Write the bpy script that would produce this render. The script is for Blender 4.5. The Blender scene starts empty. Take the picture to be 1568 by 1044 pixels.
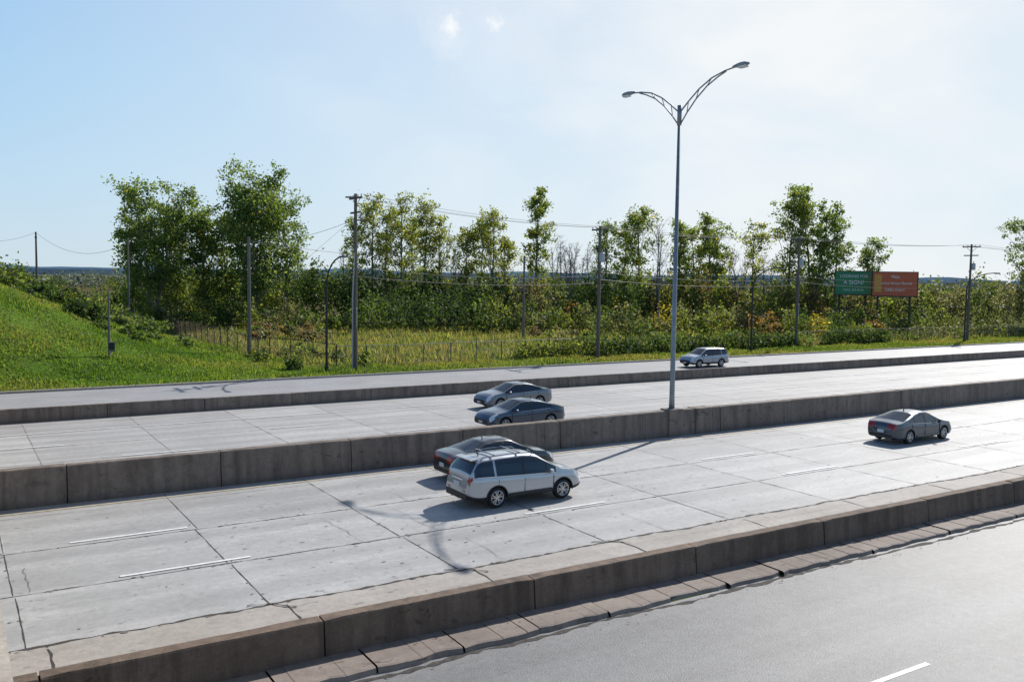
import bpy, math, random, bmesh
import numpy as np
from mathutils import Vector, Matrix
rng=np.random.default_rng(7); random.seed(7)
S=bpy.context.scene; COL=S.collection
CAMZ=7.67; AZ=math.radians(32.3); SA,CA=math.sin(AZ),math.cos(AZ)
def place(t,F): # bearing tangent off the camera's line of sight, distance -> world X,Y
    return (F*SA+F*t*CA, F*CA-F*t*SA)
def bt(u): return (u-784)/1368.0
# ------------------------------------------------------------ materials
def mat(name):
    m=bpy.data.materials.new(name); m.use_nodes=True
    nt=m.node_tree; return m,nt,nt.nodes['Principled BSDF'],nt.nodes['Material Output']
def N(nt,t,**k):
    n=nt.nodes.new(t)
    for a,b in k.items(): setattr(n,a,b)
    return n
def simple(name,col,rough=.5,metal=0,noise=0.0,scale=8,spec=.5,coat=0,trans=0,emit=None):
    m,nt,p,o=mat(name)
    p.inputs['Base Color'].default_value=(*col,1); p.inputs['Roughness'].default_value=rough
    p.inputs['Metallic'].default_value=metal; p.inputs['Specular IOR Level'].default_value=spec
    p.inputs['Coat Weight'].default_value=coat; p.inputs['Coat Roughness'].default_value=.04
    if noise>0:
        tc=N(nt,'ShaderNodeTexCoord'); n=N(nt,'ShaderNodeTexNoise'); n.inputs['Scale'].default_value=scale; n.inputs['Detail'].default_value=6
        nt.links.new(tc.outputs['Object'],n.inputs['Vector'])
        r=N(nt,'ShaderNodeValToRGB'); r.color_ramp.elements[0].position=.3; r.color_ramp.elements[1].position=.7
        r.color_ramp.elements[0].color=(*[c*(1-noise) for c in col],1); r.color_ramp.elements[1].color=(*[min(1,c*(1+noise)) for c in col],1)
        nt.links.new(n.outputs['Fac'],r.inputs['Fac']); nt.links.new(r.outputs['Color'],p.inputs['Base Color'])
    return m
def noise_node(nt,vec,scale,detail=6,rough=.6,mscale=None):
    if mscale is not None:
        mp=N(nt,'ShaderNodeMapping'); mp.inputs['Scale'].default_value=mscale
        nt.links.new(vec,mp.inputs['Vector']); vec=mp.outputs['Vector']
    n=N(nt,'ShaderNodeTexNoise'); n.inputs['Scale'].default_value=scale; n.inputs['Detail'].default_value=detail; n.inputs['Roughness'].default_value=rough
    nt.links.new(vec,n.inputs['Vector']); return n.outputs['Fac']
def maprange(nt,v,a,b,c,d):
    m=N(nt,'ShaderNodeMapRange'); m.inputs[1].default_value=a; m.inputs[2].default_value=b; m.inputs[3].default_value=c; m.inputs[4].default_value=d
    nt.links.new(v,m.inputs[0]); return m.outputs[0]
def mixc(nt,fac,a,b,mode='MIX'):
    m=N(nt,'ShaderNodeMix',data_type='RGBA',blend_type=mode)
    if isinstance(fac,float): m.inputs[0].default_value=fac
    else: nt.links.new(fac,m.inputs[0])
    for i,x in ((6,a),(7,b)):
        if isinstance(x,tuple): m.inputs[i].default_value=(*x,1)
        else: nt.links.new(x,m.inputs[i])
    return m.outputs[2]
def math_(nt,op,a,b=None):
    m=N(nt,'ShaderNodeMath',operation=op)
    for i,x in enumerate((a,b)):
        if x is None: continue
        if isinstance(x,(int,float)): m.inputs[i].default_value=x
        else: nt.links.new(x,m.inputs[i])
    return m.outputs[0]
def grey(nt,v):
    cc=N(nt,'ShaderNodeCombineColor'); [nt.links.new(v,cc.inputs[i]) for i in range(3)]; return cc.outputs[0]
def surface(name,c0,c1,streak,spots=0.0,rough=.65,bump=.15,stretch=(.04,1.6,1),streak_amt=.5,fine=40,slab=None,drip=False):
    m,nt,p,o=mat(name)
    tc=N(nt,'ShaderNodeTexCoord').outputs['Object']
    a=noise_node(nt,tc,.35,8,.7); col=mixc(nt,maprange(nt,a,.3,.7,0,1),c0,c1)
    b=noise_node(nt,tc,1.0,5,.6,stretch)
    col=mixc(nt,maprange(nt,b,.45,.75,0,streak_amt),col,streak)
    f=noise_node(nt,tc,fine,3,.7); col=mixc(nt,1.0,col,grey(nt,maprange(nt,f,.25,.75,.80,1.18)),'MULTIPLY')
    mid=noise_node(nt,tc,4.5,6,.75); col=mixc(nt,1.0,col,grey(nt,maprange(nt,mid,.3,.7,.82,1.12)),'MULTIPLY')
    if drip:
        sx=N(nt,'ShaderNodeSeparateXYZ'); nt.links.new(tc,sx.inputs[0])
        dn=noise_node(nt,tc,1.0,4,.7,(3.2,.5,.15)); dz=noise_node(nt,tc,.6,3,.6,(1,.3,.3))
        col=mixc(nt,math_(nt,'MULTIPLY',maprange(nt,dn,.5,.64,0,.55),maprange(nt,dz,.4,.6,.1,1)),col,tuple(x*.45 for x in c0))
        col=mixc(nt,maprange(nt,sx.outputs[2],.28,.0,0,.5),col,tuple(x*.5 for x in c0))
    if slab:
        sx=N(nt,'ShaderNodeSeparateXYZ'); nt.links.new(tc,sx.inputs[0])
        fx=math_(nt,'FLOOR',math_(nt,'DIVIDE',math_(nt,'SUBTRACT',sx.outputs[0],slab[0]),5.0)); fy=math_(nt,'FLOOR',math_(nt,'DIVIDE',math_(nt,'SUBTRACT',sx.outputs[1],slab[1]),3.67))
        cv=N(nt,'ShaderNodeCombineXYZ'); nt.links.new(fx,cv.inputs[0]); nt.links.new(fy,cv.inputs[1])
        wn=N(nt,'ShaderNodeTexWhiteNoise',noise_dimensions='3D'); nt.links.new(cv.outputs[0],wn.inputs[0])
        col=mixc(nt,1.0,col,grey(nt,maprange(nt,wn.outputs['Value'],0,1,.86,1.04)),'MULTIPLY')
        ph=math_(nt,'MULTIPLY',math_(nt,'SUBTRACT',sx.outputs[1],slab[1]),2*math.pi/1.835); cs=math_(nt,'COSINE',ph)
        wv=noise_node(nt,tc,.5,4,.6,(.12,1,1)); tr=math_(nt,'MULTIPLY',maprange(nt,cs,-1,.6,1,0),maprange(nt,wv,.35,.65,.2,1))
        col=mixc(nt,math_(nt,'MULTIPLY',tr,.50),col,tuple(x*.62 for x in c0))
        oil=noise_node(nt,tc,.9,5,.65,(.25,1,1)); col=mixc(nt,maprange(nt,oil,.50,.70,0,.5),col,tuple(x*.64 for x in c0))
    if spots>0:
        v=noise_node(nt,tc,3.4,4,.6,(.6,1.2,1)); big=noise_node(nt,tc,.16,3,.6)
        th=math_(nt,'MULTIPLY',math_(nt,'MULTIPLY',maprange(nt,v,.625,.65,0,1),maprange(nt,big,.42,.58,.2,1)),spots)
        col=mixc(nt,th,col,tuple(x*.42 for x in c0))
    nt.links.new(col,p.inputs['Base Color'])
    p.inputs['Roughness'].default_value=rough; p.inputs['Specular IOR Level'].default_value=.35
    bp=N(nt,'ShaderNodeBump'); bp.inputs['Strength'].default_value=bump; bp.inputs['Distance'].default_value=.02
    nt.links.new(f,bp.inputs['Height']); nt.links.new(bp.outputs[0],p.inputs['Normal'])
    return m
M_conc=surface('road_concrete',(.41,.40,.385),(.52,.51,.49),(.32,.315,.305),spots=.75,rough=.6,slab=(1.15,20.15))
M_conc2=surface('road_concrete_far',(.41,.395,.375),(.52,.50,.475),(.32,.31,.295),spots=.4,rough=.62,slab=(3.0,36.1))
M_should=surface('shoulder_concrete',(.33,.295,.26),(.46,.42,.375),(.21,.185,.16),spots=.7,rough=.75)
M_gut=surface('gutter_concrete',(.20,.16,.135),(.32,.265,.225),(.12,.098,.084),spots=.8,rough=.8,stretch=(.3,1.6,1))
M_asph=surface('worn_asphalt',(.16,.155,.15),(.225,.22,.215),(.28,.275,.27),spots=.25,rough=.47,bump=.6,stretch=(.03,.5,1),streak_amt=.8,fine=32)
M_asph2=surface('worn_asphalt_far',(.30,.29,.285),(.40,.39,.38),(.25,.24,.235),rough=.55)
M_barr=surface('barrier_concrete',(.145,.102,.074),(.235,.172,.128),(.075,.054,.04),spots=.6,rough=.85,bump=.35,stretch=(2.5,2.5,.25),streak_amt=.85,fine=22,drip=True)
M_med=surface('median_concrete',(.18,.142,.115),(.275,.225,.185),(.095,.075,.06),spots=.6,rough=.85,bump=.35,stretch=(2.0,2.0,.3),streak_amt=.85,fine=22,drip=True)
M_bridge=surface('bridge_concrete',(.42,.36,.29),(.5,.44,.36),(.3,.26,.21),spots=.4,rough=.85,stretch=(1,1,.4))
M_crack=simple('crack_dark',(.055,.048,.042),.9,noise=.5)
M_crack2=simple('crack_faint',(.20,.185,.17),.9,noise=.4)
M_white=simple('road_paint_white',(.76,.76,.74),.6,noise=.15,scale=6)
M_yellow=simple('road_paint_yellow',(.56,.45,.24),.6,noise=.25,scale=5)
M_wood=surface('weathered_wood',(.11,.09,.075),(.19,.165,.14),(.07,.06,.05),rough=.85,stretch=(6,6,.3))
M_greywood=surface('grey_pole',(.15,.135,.12),(.23,.21,.19),(.10,.09,.08),rough=.85,stretch=(6,6,.3))
M_galv=simple('galvanised_steel',(.24,.265,.29),.45,.5,noise=.15,scale=3)
M_black=simple('black_steel',(.02,.02,.022),.5,.2)
M_fence=simple('rusty_fence_steel',(.13,.085,.055),.7,.3,noise=.3)
M_fence2=simple('grey_fence_steel',(.15,.15,.14),.6,.4,noise=.3)
M_wire=simple('cable_black',(.04,.04,.045),.6)
M_ins=simple('insulator_grey',(.35,.34,.33),.35)
M_trans=simple('transformer_grey',(.36,.39,.42),.45,.2)
M_lens=simple('lamp_lens',(.75,.76,.76),.15)
def leafmat(name,tr=.45):
    m,nt,p,o=mat(name)
    at=N(nt,'ShaderNodeAttribute'); at.attribute_name='Col'
    p.inputs['Roughness'].default_value=.55; p.inputs['Specular IOR Level'].default_value=.35
    nt.links.new(at.outputs['Color'],p.inputs['Base Color'])
    t=N(nt,'ShaderNodeBsdfTranslucent'); g=mixc(nt,1.0,at.outputs['Color'],(2.5,2.3,1.1),'MULTIPLY'); nt.links.new(g,t.inputs['Color'])
    mx=N(nt,'ShaderNodeMixShader'); mx.inputs[0].default_value=tr
    nt.links.new(p.outputs[0],mx.inputs[1]); nt.links.new(t.outputs[0],mx.inputs[2]); nt.links.new(mx.outputs[0],o.inputs['Surface'])
    return m
M_leaf=leafmat('foliage',.5); M_grassb=leafmat('grass_blades',.45); M_far=leafmat('distant_foliage',.25)
M_bark=surface('bark',(.13,.115,.095),(.24,.215,.18),(.08,.07,.055),rough=.9,stretch=(5,5,.6))
# ------------------------------------------------------------ mesh helpers
def parent_empty(name,loc=(0,0,0),rz=0):
    e=bpy.data.objects.new(name,None); e.location=loc; e.rotation_euler=(0,0,rz); e.empty_display_size=.3; COL.objects.link(e); return e
class B:
    def __init__(s): s.v=[];s.f=[];s.m=[]
    def add(s,vs,fs,m=0):
        o=len(s.v); s.v+= [tuple(v) for v in vs]; s.f+=[tuple(i+o for i in f) for f in fs]; s.m+=[m]*len(fs)
    def box(s,c,d,m=0,R=None,taper=1.0):
        vs=[]
        for z in(-1,1):
            k=taper if z>0 else 1
            for x,y in((-1,-1),(1,-1),(1,1),(-1,1)): 
                p=Vector((x*d[0]/2*k,y*d[1]/2*k,z*d[2]/2))
                if R is not None: p=R@p
                vs.append(p+Vector(c))
        s.add(vs,[(3,2,1,0),(4,5,6,7),(0,1,5,4),(1,2,6,5),(2,3,7,6),(3,0,4,7)],m)
    def tube(s,pts,rad,k=8,m=0,cap=True):
        pts=[Vector(p) for p in pts]; n=len(pts)
        if not hasattr(rad,'__len__'): rad=[rad]*n
        vs=[];ref=None
        for i,p in enumerate(pts):
            d=(pts[min(i+1,n-1)]-pts[max(i-1,0)]).normalized()
            if ref is None: ref=Vector((1,0,0)) if abs(d.x)<.8 else Vector((0,1,0))
            a=(ref-d*ref.dot(d)).normalized(); b=d.cross(a); ref=a
            for j in range(k):
                t=2*math.pi*j/k; vs.append(p+(a*math.cos(t)+b*math.sin(t))*rad[i])
        fs=[(i*k+j,i*k+(j+1)%k,(i+1)*k+(j+1)%k,(i+1)*k+j) for i in range(n-1) for j in range(k)]
        if cap: fs+=[tuple(reversed(range(k))),tuple((n-1)*k+j for j in range(k))]
        s.add(vs,fs,m)
    def lathe(s,prof,k=24,m=0,axis='Y',c=(0,0,0)):
        vs=[]
        for r,h in prof:
            for j in range(k):
                t=2*math.pi*j/k
                if axis=='Y': p=(c[0]+r*math.cos(t),c[1]+h,c[2]+r*math.sin(t))
                else: p=(c[0]+r*math.cos(t),c[1]+r*math.sin(t),c[2]+h)
                vs.append(p)
        s.add(vs,[(i*k+j,i*k+(j+1)%k,(i+1)*k+(j+1)%k,(i+1)*k+j) for i in range(len(prof)-1) for j in range(k)],m)
    def obj(s,name,mats,parent=None,smooth=False,loc=(0,0,0)):
        me=bpy.data.meshes.new(name); me.from_pydata(s.v,[],s.f)
        for x in (mats if isinstance(mats,(list,tuple)) else [mats]): me.materials.append(x)
        me.polygons.foreach_set('material_index',s.m)
        if smooth: me.polygons.foreach_set('use_smooth',[True]*len(s.f))
        me.update(); o=bpy.data.objects.new(name,me); COL.objects.link(o); o.location=loc
        if parent: o.parent=parent
        return o
def quadmesh(name,V,mi,C,mats,smooth=None):
    n=len(V)//4; me=bpy.data.meshes.new(name)
    me.vertices.add(len(V)); me.vertices.foreach_set('co',np.asarray(V,dtype=np.float32).ravel())
    me.loops.add(n*4); me.loops.foreach_set('vertex_index',np.arange(n*4,dtype=np.int32))
    me.polygons.add(n); me.polygons.foreach_set('loop_start',np.arange(0,n*4,4,dtype=np.int32)); me.polygons.foreach_set('loop_total',np.full(n,4,dtype=np.int32))
    for x in mats: me.materials.append(x)
    me.polygons.foreach_set('material_index',np.asarray(mi,dtype=np.int32))
    a=me.color_attributes.new('Col','FLOAT_COLOR','POINT')
    cc=np.ones((len(V),4),dtype=np.float32); cc[:,:3]=C; a.data.foreach_set('color',cc.ravel())
    me.update(calc_edges=True); me.validate(); return me
def addobj(name,me,loc=(0,0,0),rz=0,sc=(1,1,1),parent=None):
    o=bpy.data.objects.new(name,me); COL.objects.link(o); o.location=loc; o.rotation_euler=(0,0,rz); o.scale=sc
    if parent:o.parent=parent
    return o
def unit(a): return a/np.maximum(np.linalg.norm(a,axis=1,keepdims=True),1e-6)
def leaves(c,size,col,asp=.55):
    n=len(c); a=unit(rng.normal(size=(n,3))); b=rng.normal(size=(n,3)); b=unit(b-a*(a*b).sum(1,keepdims=True))
    s=size[:,None]; V=np.stack([c+a*s,c+b*s*asp,c-a*s,c-b*s*asp],1).reshape(-1,3)
    return V,np.repeat(col,4,axis=0)
def tubeq(pts,rad,k=5):
    pts=np.asarray(pts,float); n=len(pts); rings=[]
    for i in range(n):
        d=pts[min(i+1,n-1)]-pts[max(i-1,0)]; d/=np.linalg.norm(d)+1e-9
        r=np.array([1,0,0]) if abs(d[0])<.8 else np.array([0,1,0]); a=r-d*r.dot(d); a/=np.linalg.norm(a); b=np.cross(d,a)
        t=np.arange(k)*2*np.pi/k; rings.append(pts[i]+rad[i]*(np.cos(t)[:,None]*a+np.sin(t)[:,None]*b))
    q=[]
    for i in range(n-1):
        A,Bq=rings[i],rings[i+1]
        for j in range(k): q+= [A[j],A[(j+1)%k],Bq[(j+1)%k],Bq[j]]
    return np.array(q)
# ------------------------------------------------------------ terrain
def sm(t): t=np.clip(t,0,1); return t*t*(3-2*t)
def hgt(X,Y):
    X=np.asarray(X,float);Y=np.asarray(Y,float)
    h=8.6*sm((25-X)/32)*sm((Y-65.5)/27)
    h=h*(1-sm((Y-125)/60))
    far=sm((Y-67)/12)
    h=h+far*(.22*np.sin(X*.21+1)*np.sin(Y*.17)+.12*np.sin(X*.6+Y*.4))*1.0
    return h
def axis(parts):
    a=[]
    for s,e,st in parts: a+=list(np.arange(s,e,st))
    return np.array(a+[parts[-1][1]])
gx=axis([(-6000,-400,700),(-400,-40,40),(-40,160,1.25),(160,300,7),(300,1000,70),(1000,8000,700)])
gy=axis([(-400,-40,60),(-40,60,10),(60,150,1.25),(150,300,8),(300,1000,50),(1000,9000,500)])
GX,GY=np.meshgrid(gx,gy); GZ=hgt(GX,GY)
V=np.stack([GX,GY,GZ],-1).reshape(-1,3); nx,ny=len(gx),len(gy)
i,j=np.meshgrid(np.arange(nx-1),np.arange(ny-1)); i=i.ravel();j=j.ravel(); q=np.stack([j*nx+i,j*nx+i+1,(j+1)*nx+i+1,(j+1)*nx+i],1)
me=bpy.data.meshes.new('ground'); me.from_pydata(V.tolist(),[],q.tolist()); me.polygons.foreach_set('use_smooth',[True]*len(q))
hill=sm((26-V[:,0])/6)*sm((V[:,1]-64)/2)*(1-sm((V[:,1]-130)/30))
verge=(1-sm((V[:,1]-70)/4))
farm=sm((V[:,1]-150)/60)
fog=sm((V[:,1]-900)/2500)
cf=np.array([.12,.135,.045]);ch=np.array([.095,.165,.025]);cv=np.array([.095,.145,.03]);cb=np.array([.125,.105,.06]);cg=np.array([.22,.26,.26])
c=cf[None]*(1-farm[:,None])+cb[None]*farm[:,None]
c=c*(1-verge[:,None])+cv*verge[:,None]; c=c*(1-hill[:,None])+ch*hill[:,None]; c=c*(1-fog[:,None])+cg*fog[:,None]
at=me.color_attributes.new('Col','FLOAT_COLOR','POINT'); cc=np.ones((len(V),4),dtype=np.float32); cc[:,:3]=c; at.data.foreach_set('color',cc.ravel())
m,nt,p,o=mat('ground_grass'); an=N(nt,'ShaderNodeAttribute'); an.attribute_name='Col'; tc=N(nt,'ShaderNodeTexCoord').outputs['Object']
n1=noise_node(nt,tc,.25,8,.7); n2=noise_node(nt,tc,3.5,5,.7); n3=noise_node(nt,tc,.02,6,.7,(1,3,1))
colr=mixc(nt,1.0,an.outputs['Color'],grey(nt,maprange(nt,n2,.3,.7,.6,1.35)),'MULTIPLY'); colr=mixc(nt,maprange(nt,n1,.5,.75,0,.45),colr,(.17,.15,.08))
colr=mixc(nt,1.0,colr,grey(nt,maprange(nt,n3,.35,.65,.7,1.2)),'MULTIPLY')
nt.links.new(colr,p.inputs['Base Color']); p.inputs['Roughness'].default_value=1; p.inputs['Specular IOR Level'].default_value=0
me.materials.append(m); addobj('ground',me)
# ------------------------------------------------------------ roads
X0,X1=-160,700
def sheet(name,y0,y1,z,mt,parent=None,x0=X0,x1=X1):
    b=B(); b.add([(x0,y0,z),(x1,y0,z),(x1,y1,z),(x0,y1,z)],[(0,1,2,3)]); return b.obj(name,mt,parent)
near=parent_empty('service_road'); sheet('asphalt',-9,15.55,.006,M_asph,near)
hw=parent_empty('highway'); sheet('lanes_near',20.15,32.5,.006,M_conc,hw); sheet('shoulder',16.9,20.15,.006,M_should,hw); sheet('lanes_far',33.05,51,.006,M_conc2,hw)
far=parent_empty('frontage_road'); sheet('asphalt',51.4,63.6,.006,M_asph2,far)
def ribbon(b,pts,w,z,m=0,jit=0):
    prev=None
    for (x,y,dx,dy) in pts:
        ww=w*(1+random.uniform(-jit,jit))/2
        cur=((x+dx*ww,y+dy*ww,z),(x-dx*ww,y-dy*ww,z))
        if prev: b.add([prev[0],cur[0],cur[1],prev[1]],[(3,2,1,0)],m)
        prev=cur
def lcrack(b,y,x0,x1,w,amp,step=.35,z=.0105,jit=.8):
    pts=[];o=0
    for x in np.arange(x0,x1,step):
        o=o*.85+random.uniform(-amp,amp); pts.append((x,y+o,0,1))
    ribbon(b,pts,w,z,0,jit)
def tcrack(b,x,y0,y1,w,amp,z=.0145,m=0):
    pts=[];o=0
    for y in np.arange(y0,y1+.01,.3):
        o=o*.85+random.uniform(-amp,amp); pts.append((x+o,y,1,0))
    ribbon(b,pts,w,z,m,.6)
b=B()
lcrack(b,20.12,-40,160,.085,.04,.2); lcrack(b,23.62,-40,160,.045,.012); lcrack(b,27.3,-40,160,.045,.012); lcrack(b,31.2,-40,160,.015,.006)
for k in range(-6,30):
    x=1.15+5*k
    tcrack(b,x+random.uniform(-.05,.05),20.2,23.6,.024,.008,.0145); tcrack(b,x+random.uniform(-.05,.05),23.7,27.3,.022,.008,.0145); tcrack(b,x+random.uniform(-.05,.05),27.4,32.4,.018,.006,.0145)
    tcrack(b,x+.35,16.95,20.1,.04,.04,.0145)
for yy in (36.1,39.75,43.4,47.1): lcrack(b,yy,-40,200,.03,.008)
for k in range(-6,32): tcrack(b,3.0+5*k,33.2,50.8,.02,.006,m=1)
for k in range(14):
    x=random.uniform(0,45); y0=random.choice([20.2,23.7,27.4]); tcrack(b,x,y0,y0+random.uniform(1.5,3.4),.014,.07,.0255+.0003*k,1)
def chip(x,y,r,z):
    nn=9; sx_=random.uniform(1.0,2.6); b.add([(x+math.cos(a*6.283/nn)*r*sx_*random.uniform(.5,1.5),y+math.sin(a*6.283/nn)*r*random.uniform(.4,1.2),z) for a in range(nn)],[tuple(range(nn))],random.choice([0,1,1]))
for k in range(560):
    kk=random.random()
    x=random.uniform(-2,22) if random.random()<.55 else random.uniform(0,60)
    if kk<.45: y=random.choice([20.12,23.62,27.3])+random.gauss(0,.05)
    elif kk<.65: x=1.15+5*random.randint(-1,9)+random.gauss(0,.05); y=random.uniform(20.2,28)
    elif kk<.88: y=random.choice([21.0,22.6,24.6,26.3])+random.gauss(0,.35)
    else: y=random.uniform(20.5,31)
    chip(x,y,random.uniform(.008,.032)*(2.2 if kk<.05 else 1),.018+.00001*k)
for (x,y) in((6.2,20.15),(11.3,20.1),(16.2,20.2)):
    for dx_,dy_ in((.45,-.5),(-.5,.15)):
        pts=[(x+dx_*t+random.uniform(-.03,.03),y+dy_*t+random.uniform(-.03,.03),-dy_,dx_) for t in np.linspace(0,1,6)]; ribbon(b,pts,.07,.030+.001*(dx_>0),0,.6)
b.obj('pavement_joints',[M_crack,M_crack2],hw)
b=B()
def dash(b,xc0,L,y,w=.12,z=.0245): b.box((xc0+L/2,y,z-.0005),(L,w,.001))
for k in range(-4,20):
    dash(b,3.5+12.2*k,3.3,23.9); dash(b,2.75+12.2*k,3.2,27.62)
    dash(b,6+12.2*k,3.2,39.9,.12); dash(b,1+12.2*k,3.2,43.6,.12)
    dash(b,5+12.2*k,3.2,51.9+3.9,.12,.014)
ribbon(b,[(-60,47.25,0,1),(400,47.25,0,1)],.1,.02)
b.obj('lane_markings',M_white,hw)
b=B(); ribbon(b,[(-60,31.75,0,1),(400,31.75,0,1)],.07,.02); ribbon(b,[(-60,34.3,0,1),(400,34.3,0,1)],.07,.02); b.obj('median_line',M_yellow,hw)
b=B()
for k in range(-2,20): dash(b,13.4+12.2*k,3.2,10.33,.12,.012)
b.obj('lane_markings',M_white,near)
b=B()
for k in range(-30,120):
    x=1.15+1.9*k
    if x>200: break
    dz=random.uniform(0,.035); dy=random.uniform(-.07,.05); 
    nS=6; ys=[15.56+dy+random.uniform(-.05,.05) for _ in range(nS+1)]; zt_=.10+dz
    for s in range(nS):
        xa=x+.02+1.86*s/nS; xb=x+.02+1.86*(s+1)/nS
        z1=zt_+random.uniform(-.008,.008)
        b.add([(xa,ys[s],0),(xb,ys[s+1],0),(xb,ys[s+1]+.03,z1-.02),(xa,ys[s]+.03,z1-.02),(xb,ys[s+1]+.08,z1),(xa,ys[s]+.08,z1),(xb,16.52,z1+.01),(xa,16.52,z1+.01)],[(0,1,2,3),(3,2,4,5),(5,4,6,7)])
    b.box((x+.95,16.04,.04),(1.9,.8,.06),1)
b.obj('kerb',[M_gut,M_crack],near)
b=B(); lcrack(b,15.42,-20,120,.12,.04,.2,.0125); b.obj('kerb_crack',M_crack,near)
b=B()
for k in range(0,130):
    b.box((-150+3*k,63.75,.06),(2.97,.26,.15),0)
b.obj('kerb',M_should,far)
b=B()
for k in range(700):
    x=random.uniform(-2,90); y=random.choice([15.3-abs(random.gauss(0,.15)),16.3+random.uniform(-.3,.15),32.3-abs(random.gauss(0,.12)),17.1+abs(random.gauss(0,.2)),63.4-abs(random.gauss(0,.2))])
    z=.145 if 15.7<y<16.5 else .03
    r=random.uniform(.02,.05); a=random.uniform(0,6.28); b.add([(x+r*math.cos(a),y+r*math.sin(a),z),(x-r*.5*math.sin(a),y+r*.5*math.cos(a),z+.02),(x-r*math.cos(a),y-r*math.sin(a),z+.005)],[(0,1,2)])
b.obj('leaf_litter',simple('dry_leaf',(.22,.15,.07),.8,noise=.5,scale=2))
# barriers
def barrier(name,y,h,w,joff,mt,x0=-60,x1=420,L=5.0):
    b=B(); x=x0+joff
    while x<x1:
        dy=random.uniform(-.012,.012); dz=random.uniform(-.010,.010); g=.018
        hb=w/2; P=[(-hb,0),(-hb+.015,.12),(-hb*.68,h-.035),(-hb*.60,h),(hb*.60,h),(hb*.68,h-.035),(hb-.015,.12),(hb,0)]
        nseg=12; vs=[]
        for s in range(nseg+1):
            xx=x+g+(L-2*g)*s/nseg
            for i,(py,pz) in enumerate(P): 
                e=random.uniform(-.006,.006) if i in(2,3,4,5) and 0<s<nseg else 0
                ch_=-.03*random.random() if (i in(2,3) and s in(0,nseg)) else 0
                vs.append((xx,y+py+dy+e*.5,max(0,pz+(dz if pz>.2 else 0)+e+ch_)))
        n=len(P); fs=[(s*n+i,(s+1)*n+i,(s+1)*n+i+1,s*n+i+1) for s in range(nseg) for i in range(n-1)]
        fs=[tuple(reversed(f)) for f in fs]
        fs+=[tuple(range(n)),tuple(reversed([nseg*n+i for i in range(n)]))]
        b.add(vs,fs,0); x+=L
    b.box(((x0+x1)/2,y,h*.46),(x1-x0,w*.55,h*.9),1)
    return b.obj(name,[mt,M_crack])
barrier('concrete_barrier',16.72,.84,.5,1.15,M_barr)
med=barrier('median_barrier',32.78,1.27,.64,3.2,M_med)
barrier('concrete_barrier',51.2,.72,.44,2.0,M_med)
b=B(); b.box((30.1,32.78,.67),(.9,.74,1.34),0,taper=.94); b.box((32.0,32.78,.64),(1.1,.70,1.30),0,taper=.95); b.obj('pole_plinth',M_med)
# overpass the photographer stands on
ov=parent_empty('overpass_bridge')
b=B(); b.box((-.14,28,6.3),(.46,100,1.14),0); b.box((-.10,28,5.45),(.30,100,.55),0); b.box((-7.2,28,5.4),(13.9,100,.5),0); b.box((-14.2,28,6.3),(.46,100,1.14),0)
for y in (-6,32.78): 
    for x in(-2,-7,-12): b.tube([(x,y,0),(x,y,5.15)],.28,14)
b.obj('deck_and_parapet',M_bridge,ov)
# ------------------------------------------------------------ street lamps
def double_lamp(x,y):
    e=parent_empty('double_arm_street_lamp',(x,y,0)); b=B()
    b.tube([(0,0,1.3),(0,0,1.36)],.2,12); b.tube([(0,0,1.33),(0,0,1.9),(0,0,15.9)],[.15,.13,.075],12)
    b.tube([(0,0,15.1),(0,0,16.05)],.11,12)
    for s in(-1,1):
        up=[(0,s*.08,15.75),(0,s*.6,16.15),(0,s*1.3,16.62),(0,s*2.1,16.98),(0,s*2.9,17.15),(0,s*3.5,17.2)]
        lo=[(0,s*.08,15.15),(0,s*.5,15.62),(0,s*1.1,16.18),(0,s*1.8,16.66),(0,s*2.5,16.96),(0,s*3.0,17.12)]
        b.tube(up,.036,8); b.tube(lo,.034,8)
        for i,(u_,l_) in enumerate(((1,1),(2,2),(3,3))): b.tube([up[u_],lo[l_]],.022,6)
    b.obj('pole_and_arms',M_galv,e,True)
    b=B()
    for s in(-1,1):
        P=[(3.4,.05,.06),(3.55,.10,.09),(3.85,.17,.13),(4.15,.17,.12),(4.33,.09,.06)]
        vs=[];k=10
        for yy,w,h in P:
            for j in range(k): t=2*math.pi*j/k; vs.append((w*math.cos(t),s*yy,17.22+h*math.sin(t)*(1 if math.sin(t)>0 else .6)))
        fs=[(i*k+j,i*k+(j+1)%k,(i+1)*k+(j+1)%k,(i+1)*k+j) for i in range(4) for j in range(k)]+[tuple(range(k)),tuple(4*k+j for j in range(k))]
        b.add(vs,fs,0)
        b.box((0,s*4.02,17.14),(.24,.42,.10),1)
    b.obj('lamp_heads',[M_galv,M_lens],e,True)
double_lamp(30.1,32.78)
def curved_lamp(x,y,h=9.0,arm=3.6):
    e=parent_empty('curved_street_lamp',(x,y,float(hgt(x,y)))); b=B()
    pts=[(0,0,0),(0,0,h-2.2)]
    for a in np.linspace(0,1,7)[1:]: pts.append((0,-arm*(1-math.cos(a*math.pi/2)),h-2.2+2.2*math.sin(a*math.pi/2)))
    b.tube(pts,[.11,.085]+[.06]*6,8); b.tube([(0,0,0),(0,0,.5)],.16,8)
    b.box((0,-arm-.3,h-.03),(.26,.75,.13),0,taper=.7); b.box((0,-arm-.32,h-.11),(.2,.5,.06),1)
    b.obj('pole_arm_head',[M_black,M_lens],e)
for x,y in((25.2,67.2),(73.6,67.9),(112.1,66.9),(160,67)): curved_lamp(x,y,9.1)
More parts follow.
